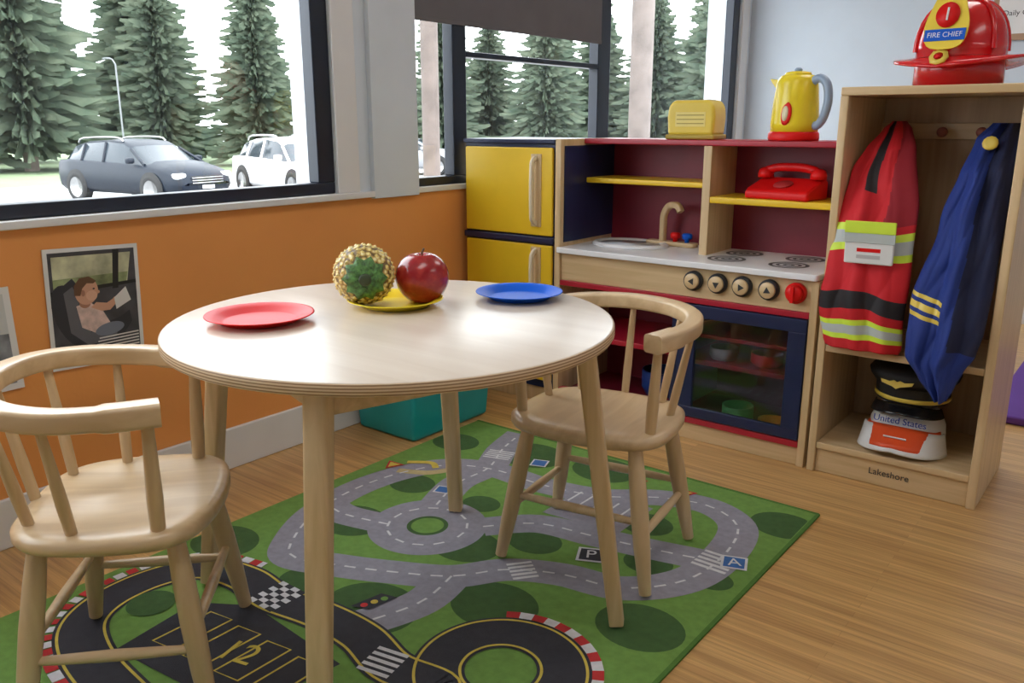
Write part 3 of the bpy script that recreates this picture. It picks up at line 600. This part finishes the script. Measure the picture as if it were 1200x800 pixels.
# ---------------------------------------------------------------- rug
rg=group('road_map_rug',(0,0,0))
def rm(n,c): return C(n,c,rough=.95,var=.10,nscale=60,bump=.6,bscale=700)
rgreen=rm('rug_green',(.155,.30,.06)); rdk=rm('rug_dark_green',(.05,.115,.03)); rgrey=rm('rug_grey',(.29,.28,.33)); rwh=rm('rug_white',(.66,.66,.68)); rch=rm('rug_charcoal',(.035,.035,.045)); ryl=rm('rug_yellow',(.62,.48,.08)); rrd=rm('rug_red',(.50,.03,.03)); rbl=rm('rug_blue',(.05,.15,.40)); rtan=rm('rug_tan',(.50,.40,.20)); red_e=rm('rug_edge',(.08,.19,.03))
rx0,rx1,ry0,ry1=-1.797,-.622,.16,2.10
box('pile',rx0,rx1,ry0,ry1,.0005,.0050,rgreen,rg,bevel=.001)
box('binding_right',rx1-.006,rx1+.004,ry0,ry1,.0005,.0058,red_e,rg,bevel=.001); box('binding_back',rx0,rx1,ry1-.006,ry1+.004,.0005,.0058,red_e,rg,bevel=.001)
def clampx(p): return (min(max(p[0],rx0+.004),rx1-.008),min(max(p[1],ry0+.004),ry1-.008))
cnt_=[0]
def rz_(lv):
    cnt_[0]+=1; return .0051+.00030*lv+.0000012*(cnt_[0]%200)
def poly(n,pts,lv,mat):
    pts=[clampx(p) for p in pts]; z=rz_(lv)
    return mk(n,[(a,b,z) for a,b in pts],[tuple(range(len(pts)))],mat,rg)
def disc(n,x,y,r,lv,mat,ry=None,N=32): return poly(n,[(x+r*math.cos(2*math.pi*q/N),y+(ry or r)*math.sin(2*math.pi*q/N)) for q in range(N)],lv,mat)
def strip(n,pts,w,lv,mat,closed=False,dash=None,off=0,res=8,arc=None):
    P=cr([(a,b,0) for a,b in pts],res,closed); v=[];f=[]; n_=len(P)
    L=[0]
    for i in range(1,n_): L.append(L[-1]+(P[i]-P[i-1]).length)
    def nrm(i):
        t=(P[(i+1)%n_]-P[i-1]) if closed else (P[min(i+1,n_-1)]-P[max(i-1,0)])
        t.normalize(); return Vector((-t.y,t.x,0))
    z=rz_(lv)
    if lv==1: z+=.00004*(cnt_[0]%7)
    if dash is None:
        for i in range(n_):
            nn=nrm(i); 
            for s in (-1,1):
                q=P[i]+nn*(off+s*w/2); cx,cy=clampx((q.x,q.y)); v.append((cx,cy,z))
        m=n_ if closed else n_-1
        for i in range(m): j=(i+1)%n_; f.append((2*i,2*i+1,2*j+1,2*j))
    else:
        on,offd=dash; s0=0
        def pt(s):
            i=0
            while i<n_-2 and L[i+1]<s: i+=1
            t=(s-L[i])/max(1e-6,(L[i+1]-L[i])); return P[i].lerp(P[i+1],min(t,1)),nrm(i)
        while s0+on<L[-1]:
            a,na=pt(s0); b_,nb=pt(s0+on); k0=len(v)
            for q in (a+na*(off-w/2),a+na*(off+w/2),b_+nb*(off+w/2),b_+nb*(off-w/2)):
                cx,cy=clampx((q.x,q.y)); v.append((cx,cy,z))
            f.append((k0,k0+1,k0+2,k0+3)); s0+=on+offd
    if f: mk(n,v,f,mat,rg)
for i,(x,y,r) in enumerate(((-1.56,1.32,.095),(-1.22,1.07,.11),(-1.36,1.60,.055),(-1.46,1.96,.11),(-.95,1.77,.07),(-.735,1.36,.095),(-1.60,1.58,.07),(-1.72,1.90,.08),(-.67,1.98,.085),(-1.24,1.40,.09),(-1.12,1.52,.07),(-1.22,2.0,.10),(-.70,1.62,.05),(-1.72,1.05,.09),(-.69,.80,.10),(-1.30,.52,.12),(-.85,1.60,.06),(-1.42,1.05,.06),(-1.02,1.24,.10))):
    disc('bush_patch_%d'%(i+1),x,y,r,0,rdk,ry=r*.85)
loop=[(-1.60,1.165),(-1.67,1.29),(-1.70,1.45),(-1.68,1.61),(-1.61,1.74),(-1.48,1.80),(-1.3,1.80),(-1.13,1.84),(-1.0,1.93),(-.87,1.965),(-.76,1.90),(-.725,1.74),(-.745,1.58),(-.84,1.465),(-.98,1.43),(-1.09,1.37),(-1.17,1.27),(-1.29,1.20),(-1.42,1.14),(-1.53,1.105)]
roadB=[(-1.27,1.50),(-1.17,1.60),(-1.02,1.63),(-.88,1.66),(-.76,1.69)]; roadC=[(-1.45,1.52),(-1.50,1.66),(-1.50,1.80),(-1.56,1.94),(-1.60,2.09)]; roadD=[(-1.17,1.27),(-1.15,1.15),(-1.19,1.02)]; roadE=[(-1.47,1.36),(-1.60,1.33),(-1.68,1.34)]
ring=[(-1.385+.102*math.cos(a*math.pi/6),1.417+.102*math.sin(a*math.pi/6)) for a in range(12)]
for i,(pp,cl) in enumerate(((loop,True),(ring,True),(roadB,False),(roadC,False),(roadD,False),(roadE,False))):
    strip('road_%d'%(i+1),pp,.100,1,rgrey,cl); strip('road_dashes_%d'%(i+1),pp,.006,3,rwh,cl,dash=(.028,.024))
disc('roundabout_green',-1.385,1.417,.053,2.5,rdk); disc('roundabout_inner',-1.385,1.417,.042,3,rgreen)
poly('parking_lot',[(-1.20,1.66),(-.98,1.68),(-.98,1.86),(-1.20,1.84)],1.8,rgrey)
for i in range(6): 
    x=-1.19+.04*i; poly('parking_line_%d'%(i+1),[(x,1.76),(x+.006,1.76),(x+.006,1.83),(x,1.83)],3,rwh)
strip('parking_outline',[(-1.195,1.75),(-.985,1.75)],.006,3.2,rwh)
def zebra(n,x,y,ang,L=.085,W=.07,mat=rwh,lv=4,cnt=5):
    c,s=math.cos(ang),math.sin(ang)
    for i in range(cnt):
        a=-W/2+W*(i+.15)/cnt; b_=a+W/cnt*.55
        poly('%s_bar_%d'%(n,i+1),[(x+c*p-s*q,y+s*p+c*q) for p,q in ((-L/2,a),(L/2,a),(L/2,b_),(-L/2,b_))],lv,mat)
zebra('crossing_a',-.728,1.70,0,.085,.09); zebra('crossing_b',-1.54,1.90,.3,.085,.07); zebra('crossing_c',-1.06,1.39,.9,.06,.08)
r1=[(-.87+.120*math.cos(a*math.pi/6),1.075+.120*math.sin(a*math.pi/6)) for a in range(12)]
track=[(-.93,.965),(-1.04,.955),(-1.155,.985),(-1.28,.985),(-1.41,.965),(-1.53,.975),(-1.64,.945),(-1.69,.86),(-1.69,.75),(-1.64,.665),(-1.54,.62),(-1.40,.60),(-1.25,.60),(-1.10,.66),(-1.0,.78),(-.93,.90)]
poly('pit_area',[(-1.50,.66),(-1.15,.70),(-1.12,.90),(-1.42,.92),(-1.53,.85)],3.4,rch)
for i,pp in enumerate((r1,track)):
    strip('track_%d'%(i+1),pp,.104,4+.3*i,rch,True); strip('track_line_in_%d'%(i+1),pp,.0055,6+.2*i,ryl,True,off=.043); strip('track_line_out_%d'%(i+1),pp,.0055,6.4+.2*i,ryl,True,off=-.043)
disc('track_infield',-.87,1.075,.064,5,rgreen)
for i in range(4):
    x=-1.47+.09*i; strip('pit_box_%d'%(i+1),[(x,.72+.01*i),(x+.06,.73+.01*i),(x+.06,.86+.005*i),(x,.85+.005*i)],.005,5,ryl,True,res=1)
text('pit_number','12',.085,(-1.30,.80,.0077),(0,0,math.radians(15)),ryl,rg,ext=.0001)
disc('pit_infield',-1.60,.79,.05,5.2,rdk)
def curb(n,cx,cy,r,a0,a1,cnt,w=.022):
    for i in range(cnt):
        A=math.radians(a0+(a1-a0)*i/cnt); B=math.radians(a0+(a1-a0)*(i+1)/cnt)
        poly('%s_%d'%(n,i+1),[(cx+rr*math.cos(t),cy+rr*math.sin(t)) for rr,t in ((r,A),(r,B),(r+w,B),(r+w,A))],7,rrd if i%2 else rwh)
curb('curb_right',-.87,1.075,.172,-70,125,22)
pc=cr([(a,b,0) for a,b in track[5:12]],5); cen=Vector((-1.5,.8,0))
for i in range(len(pc)-1):
    a,b_=pc[i],pc[i+1]; t=(b_-a).normalized(); nn=Vector((t.y,-t.x,0))
    if (a+nn*.05-cen).length<(a-cen).length: nn=-nn
    q=[a+nn*.052,b_+nn*.052,b_+nn*.074,a+nn*.074]
    poly('curb_left_%d'%(i+1),[(p.x,p.y) for p in q],7,rrd if i%2 else rwh)
for i in range(4):
    for j in range(7):
        x=-1.45+.02*i; y=.925+.0135*j; poly('checker_%d_%d'%(i,j),[(x,y),(x+.02,y),(x+.02,y+.0135),(x,y+.0135)],7.5,rwh if (i+j)%2==0 else rch)
zebra('start_grid',-1.06,.955,.2,.07,.085,rwh,7.5,5); zebra('pit_zebra',-1.28,.62,1.2,.07,.07,rwh,7.5,4)
def sign(n,x,y,w,mat,txt=None,tm=None,ang=-.65):
    c,s=math.cos(ang),math.sin(ang)
    for kx,(ww_,mm,lv) in enumerate(((w,rwh,7),(w*.8,mat,8))):
        poly('%s_%d'%(n,kx),[(x+c*p-s*q,y+s*p+c*q) for p,q in ((-ww_/2,-ww_/2),(ww_/2,-ww_/2),(ww_/2,ww_/2),(-ww_/2,ww_/2))],lv,mm)
    if txt: text(n+'_text',txt,w*.8,(x,y,.0081),(0,0,.5),tm or rwh,rg,ext=.0001)
def tri(n,x,y,w,ang=.6):
    for kx,(s_,mm,lv) in enumerate(((w,rrd,7),(w*.65,ryl,8))):
        poly('%s_%d'%(n,kx),[(x+s_*math.cos(ang+q*2.094),y+s_*math.sin(ang+q*2.094)) for q in range(3)],lv,mm)
sign('parking_sign',-.973,1.545,.066,rch,'P',rwh,ang=.45); sign('blue_sign',-.690,1.72,.060,rbl,'A',ang=.35); sign('blue_sign_2',-1.40,1.92,.05,rbl,ang=.35); sign('blue_sign_3',-1.50,1.60,.045,rbl,ang=.35)
tri('warning_sign',-1.74,1.64,.035); tri('warning_sign_2',-.96,1.995,.04); tri('warning_sign_3',-1.10,1.99,.03)
poly('traffic_light_plate',[(-1.255,1.045),(-1.215,1.06),(-1.20,1.13),(-1.24,1.12)],7,rch)
for i,mm in enumerate((rrd,ryl,rgreen)): disc('traffic_lamp_%d'%i,-1.235+.008*i,1.065+.022*i,.008,8,mm)
strip('digger_arm',[(-1.72,1.68),(-1.66,1.72),(-1.62,1.70)],.02,7,ryl); strip('tan_path',[(-1.70,1.62),(-1.62,1.66),(-1.58,1.72)],.03,2.2,rtan)
box('purple_floor_mat',-.42,.75,3.20,4.3,.0005,.03,C('mat_purple',(.13,.04,.30),rough=.7),bevel=.008)
# ---------------------------------------------------------------- outside
asph=C('asphalt',(.34,.34,.34),rough=.9,var=.15,nscale=.6)
box('ground_outside',-140,-2.6,-60,140,-1.1,-.9,asph,bevel=0)
GZ=-.895
box('lawn_strip',-70,-28,-40,110,-.9,-.899,C('lawn',(.20,.26,.14),rough=.95,var=.2,nscale=.5),bevel=0)
# needles: diffuse + translucent so undersides glow softly
spm=bpy.data.materials.new('spruce_needles'); spm.use_nodes=True; nt=spm.node_tree; nt.nodes.clear()
so_=nt.nodes.new('ShaderNodeOutputMaterial'); sd=nt.nodes.new('ShaderNodeBsdfDiffuse'); stl=nt.nodes.new('ShaderNodeBsdfTranslucent'); sm=nt.nodes.new('ShaderNodeMixShader'); sm.inputs[0].default_value=.42
stc=nt.nodes.new('ShaderNodeTexCoord'); sn=nt.nodes.new('ShaderNodeTexNoise'); sn.inputs['Scale'].default_value=1.6; sn.inputs['Detail'].default_value=5
sr=nt.nodes.new('ShaderNodeValToRGB'); sr.color_ramp.elements[0].position=.3; sr.color_ramp.elements[1].position=.7; sr.color_ramp.elements[0].color=(.095,.135,.095,1); sr.color_ramp.elements[1].color=(.19,.225,.16,1)
nt.links.new(stc.outputs['Object'],sn.inputs['Vector']); nt.links.new(sn.outputs['Fac'],sr.inputs['Fac']); nt.links.new(sr.outputs['Color'],sd.inputs['Color']); nt.links.new(sr.outputs['Color'],stl.inputs['Color'])
nt.links.new(sd.outputs[0],sm.inputs[1]); nt.links.new(stl.outputs[0],sm.inputs[2]); nt.links.new(sm.outputs[0],so_.inputs[0])
bark=C('spruce_bark',(.22,.18,.15),rough=.9)
def spruce_mesh(seed):
    rnd=random.Random(seed); v=[];f=[];fm=[]
    H=10.; N=8
    for z,r in ((0,.20),(H,.02)):
        for q in range(N): v.append((r*math.cos(2*math.pi*q/N),r*math.sin(2*math.pi*q/N),z))
    for q in range(N): f.append((q,(q+1)%N,N+(q+1)%N,N+q)); fm.append(1)
    T=86
    for i in range(T):
        t=i/(T-1); z0=1.0+(H-1.1)*t; R=2.0*(1-t)**.75*(.70+.5*rnd.random())+.12
        B=int(20-9*t)
        for b_ in range(B):
            a=2*math.pi*(b_+rnd.random()*.95)/B; Rb=R*(.45+.75*rnd.random()); dr=.10+.38*rnd.random(); w0=.155*(Rb**.5)
            ca,sa=math.cos(a),math.sin(a); S=4; base=len(v)
            for s in range(S+1):
                q=s/S; rr=Rb*(.12+.88*q); zz=z0-dr*Rb*(q**1.3)+.22*Rb*max(0,q-.7); w=w0*(1-q)**.5*(1.4 if s%2 else .5)+.02
                v.append((ca*rr-sa*w*.5,sa*rr+ca*w*.5,zz-.8*w-rnd.uniform(.0,.12))); v.append((ca*rr,sa*rr,zz+.02)); v.append((ca*rr+sa*w*.5,sa*rr-ca*w*.5,zz-.8*w-rnd.uniform(0,.12)))
            for s in range(S):
                k0=base+3*s; f.append((k0,k0+1,k0+4,k0+3)); fm.append(0); f.append((k0+1,k0+2,k0+5,k0+4)); fm.append(0)
    me=bpy.data.meshes.new('spruce'); me.from_pydata(v,[],f); me.materials.append(spm); me.materials.append(bark)
    for i,p_ in enumerate(me.polygons): p_.material_index=fm[i]
    return me
SM=[spruce_mesh(1),spruce_mesh(2),spruce_mesh(3)]
TH=math.radians(38.1); FW=Vector((-math.sin(TH),math.cos(TH),0)); RT=Vector((math.cos(TH),math.sin(TH),0))
trees=[(-19.5,35,1.3),(-22.5,34,1.3),(-16.0,40,1.0),(-18.5,44,1.25),(-11.6,40,.95),(-25,42,1.3),(-21,50,1.3),(-6.8,44,.95),(-3.3,42,.92),(-1.2,46,.80),(1.6,42,.88),(4.6,46,.9),(7.2,44,.9),(9.8,42,1.0),(13,46,.9),(3,54,.9),(8.5,54,1.0),(17,48,1),(11.5,52,1.1)]
for i,(lx,fy,s) in enumerate(trees):
    o=bpy.data.objects.new('spruce_tree' if i==0 else 'spruce_tree.%03d'%i,SM[i%3]); COL.objects.link(o); P=FW*fy+RT*lx; o.location=(P.x,P.y,GZ); o.scale=(s*1.15,s*1.15,s*.98); o.rotation_euler=(0,0,i*1.3)
def car(name,lat,fwd,heading_mix,paint,k=1.0):
    P=FW*fwd+RT*lat; tocam=(-P).normalized(); hd=(tocam*heading_mix+RT*(1-heading_mix)).normalized(); rz=math.atan2(hd.y,hd.x)
    g=group(name,(P.x,P.y,-.8985),rz); g.scale=(k,k,k)
    gl=C('car_glass',(.03,.04,.05),rough=.12,spec=.35); tyre=C('car_tyre',(.02,.02,.02),rough=.8); chrome=C('car_chrome',(.45,.45,.45),rough=.25,metal=1); hl=C('car_headlight',(.8,.8,.8),rough=.1)
    st=[(-2.16,.62,.50,.72,.80),(-2.12,.76,.36,.86,.95),(-1.98,.82,.27,.95,1.00),(-1.55,.85,.24,.97,1.30),(-1.1,.86,.24,.96,1.38),(-.3,.86,.24,.94,1.42),(.25,.86,.24,.92,1.38),(.50,.86,.24,.91,1.28),(1.12,.85,.24,.88,.96),(1.55,.84,.25,.83,.92),(1.90,.80,.27,.74,.82),(2.10,.68,.33,.60,.70),(2.16,.52,.42,.52,.60)]
    def sec(s):
        x,hw,zb,belt,roof=s; rw=hw*.74
        half=[(0,zb),(hw*.88,zb),(hw,zb+.10),(hw*1.01,(zb+belt)/2),(hw*.99,belt-.06),(hw*.94,belt),(rw,roof-.05),(rw*.82,roof),(0,roof+.02)]
        full=half+[(-a,b) for a,b in reversed(half[1:-1])]
        return [(x,a,b) for a,b in full]
    v=[];f=[];fm=[]; m=16
    for s in st: v+=sec(s)
    for i in range(len(st)-1):
        for q in range(m):
            f.append((i*m+q,i*m+(q+1)%m,(i+1)*m+(q+1)%m,(i+1)*m+q))
            mat_=0
            if q in (5,10) and 2<=i<=7: mat_=1
            if q in (6,7,8,9) and i in (7,2): mat_=1
            fm.append(mat_)
    f.append(tuple(range(m))); fm.append(0); f.append(tuple((len(st)-1)*m+q for q in range(m))); fm.append(0)
    mk('body_shell',v,f,[paint,gl],g,smooth=True,fm=fm)
    for s in (-1,1):
        for n,(a,b_) in enumerate((((1.12,.80*s,.89),(.50,.64*s,1.23)),((-.30,.815*s,.94),(-.35,.645*s,1.36)),((-1.1,.815*s,.95),(-1.12,.645*s,1.32)))):
            tube('pillar_%d_%d'%(s+1,n),[a,b_],.035,paint,g,8)
        tube('roof_rail_%d'%(s+1),cr([(-1.5,.56*s,1.34),(-1.3,.56*s,1.45),(-.1,.56*s,1.47),(.15,.56*s,1.38)],3),.022,chrome,g,8)
        for x in (-1.32,1.34):
            lathe('wheel_arch_%d_%d'%(s+1,int(x>0)),[(0,0),(.38,0),(.38,.015),(0,.015)],tyre,g,28,loc=(x,s*.855,.37),rot=(math.pi/2*(-1 if s>0 else 1),0,0))
            lathe('wheel_%d_%d'%(s+1,int(x>0)),[(0,-.1),(.30,-.11),(.34,-.08),(.34,.10),(.31,.14),(.23,.13),(.22,.11),(0,.12)],[tyre,chrome],g,28,loc=(x,s*.76,.34),rot=(math.pi/2*(-1 if s>0 else 1),0,0),fmf=lambda i:1 if i>=5 else 0)
        box('headlight_%d'%(s+1),1.84,2.09,s*.62-.14,s*.62+.14,.60,.73,hl,g,bevel=.05,seg=3)
        box('mirror_%d'%(s+1),.72,.86,s*.92-.09,s*.92+.09,.92,1.05,paint,g,bevel=.04)
    box('grille',2.02,2.165,-.42,.42,.48,.66,tyre,g,bevel=.03)
    for i in range(3): box('grille_bar_%d'%i,2.08,2.18,-.42,.42,.50+.055*i,.525+.055*i,chrome,g,bevel=.005)
    box('licence_plate',2.16,2.19,-.16,.16,.38,.46,hl,g,bevel=.005)
car('suv_car',-9.15,21.4,.46,C('car_paint_dark',(.009,.014,.024),rough=.4,spec=.3),1.06)
car('suv_car.001',-5.65,22.8,.62,C('car_paint_white',(.80,.80,.82),rough=.25,coat=.5),1.08)
car('suv_car.002',-4.0,33,.1,C('car_paint_grey',(.25,.26,.28),rough=.25,coat=.5))
post=C('wood_post',(.155,.125,.11),rough=.85,var=.25,nscale=6)
for i,(u,fy,r) in enumerate(((746,7.5,.095),(507,7.0,.07))):
    P=FW*fy+RT*((u-600)/990*fy*.99); tube('porch_post' if i==0 else 'porch_post.001',[(P.x,P.y,-.8995),(P.x,P.y,4.5)],r,post,None,20)
P=FW*34+RT*(-15.2); g=group('street_lamp',(P.x,P.y,GZ)); pm2=C('lamp_pole',(.20,.21,.22),rough=.6)
tube('pole',[(0,0,0),(0,0,4.1)],.035,pm2,g,10); tube('arm',cr([(0,0,4.05),(-.2,0,4.25),(-.5,0,4.3)],4),.03,pm2,g,8); box('lamp_head',-.8,-.45,-.1,.1,4.26,4.34,pm2,g,bevel=.03)
# ---------------------------------------------------------------- world & camera
w=bpy.data.worlds.new('World'); bpy.context.scene.world=w; w.use_nodes=True; nt=w.node_tree; bg=nt.nodes['Background']; bg.inputs['Color'].default_value=(.88,.95,1,1); bg.inputs['Strength'].default_value=5.9
s=bpy.data.lights.new('sun','SUN'); s.energy=2.0; s.angle=math.radians(12); s.color=(1,.97,.92); so=bpy.data.objects.new('sun',s); COL.objects.link(so)
so.rotation_euler=(math.radians(28),math.radians(18),0)
cd=bpy.data.cameras.new('camera'); cd.sensor_width=36; cd.lens=29.7; cd.clip_start=.02; cd.clip_end=500
c=bpy.data.objects.new('camera',cd); COL.objects.link(c); c.location=(0,0,1); c.rotation_euler=(math.pi/2-math.radians(14.5),0,TH); bpy.context.scene.camera=c
bpy.context.scene.view_settings.view_transform='Standard'
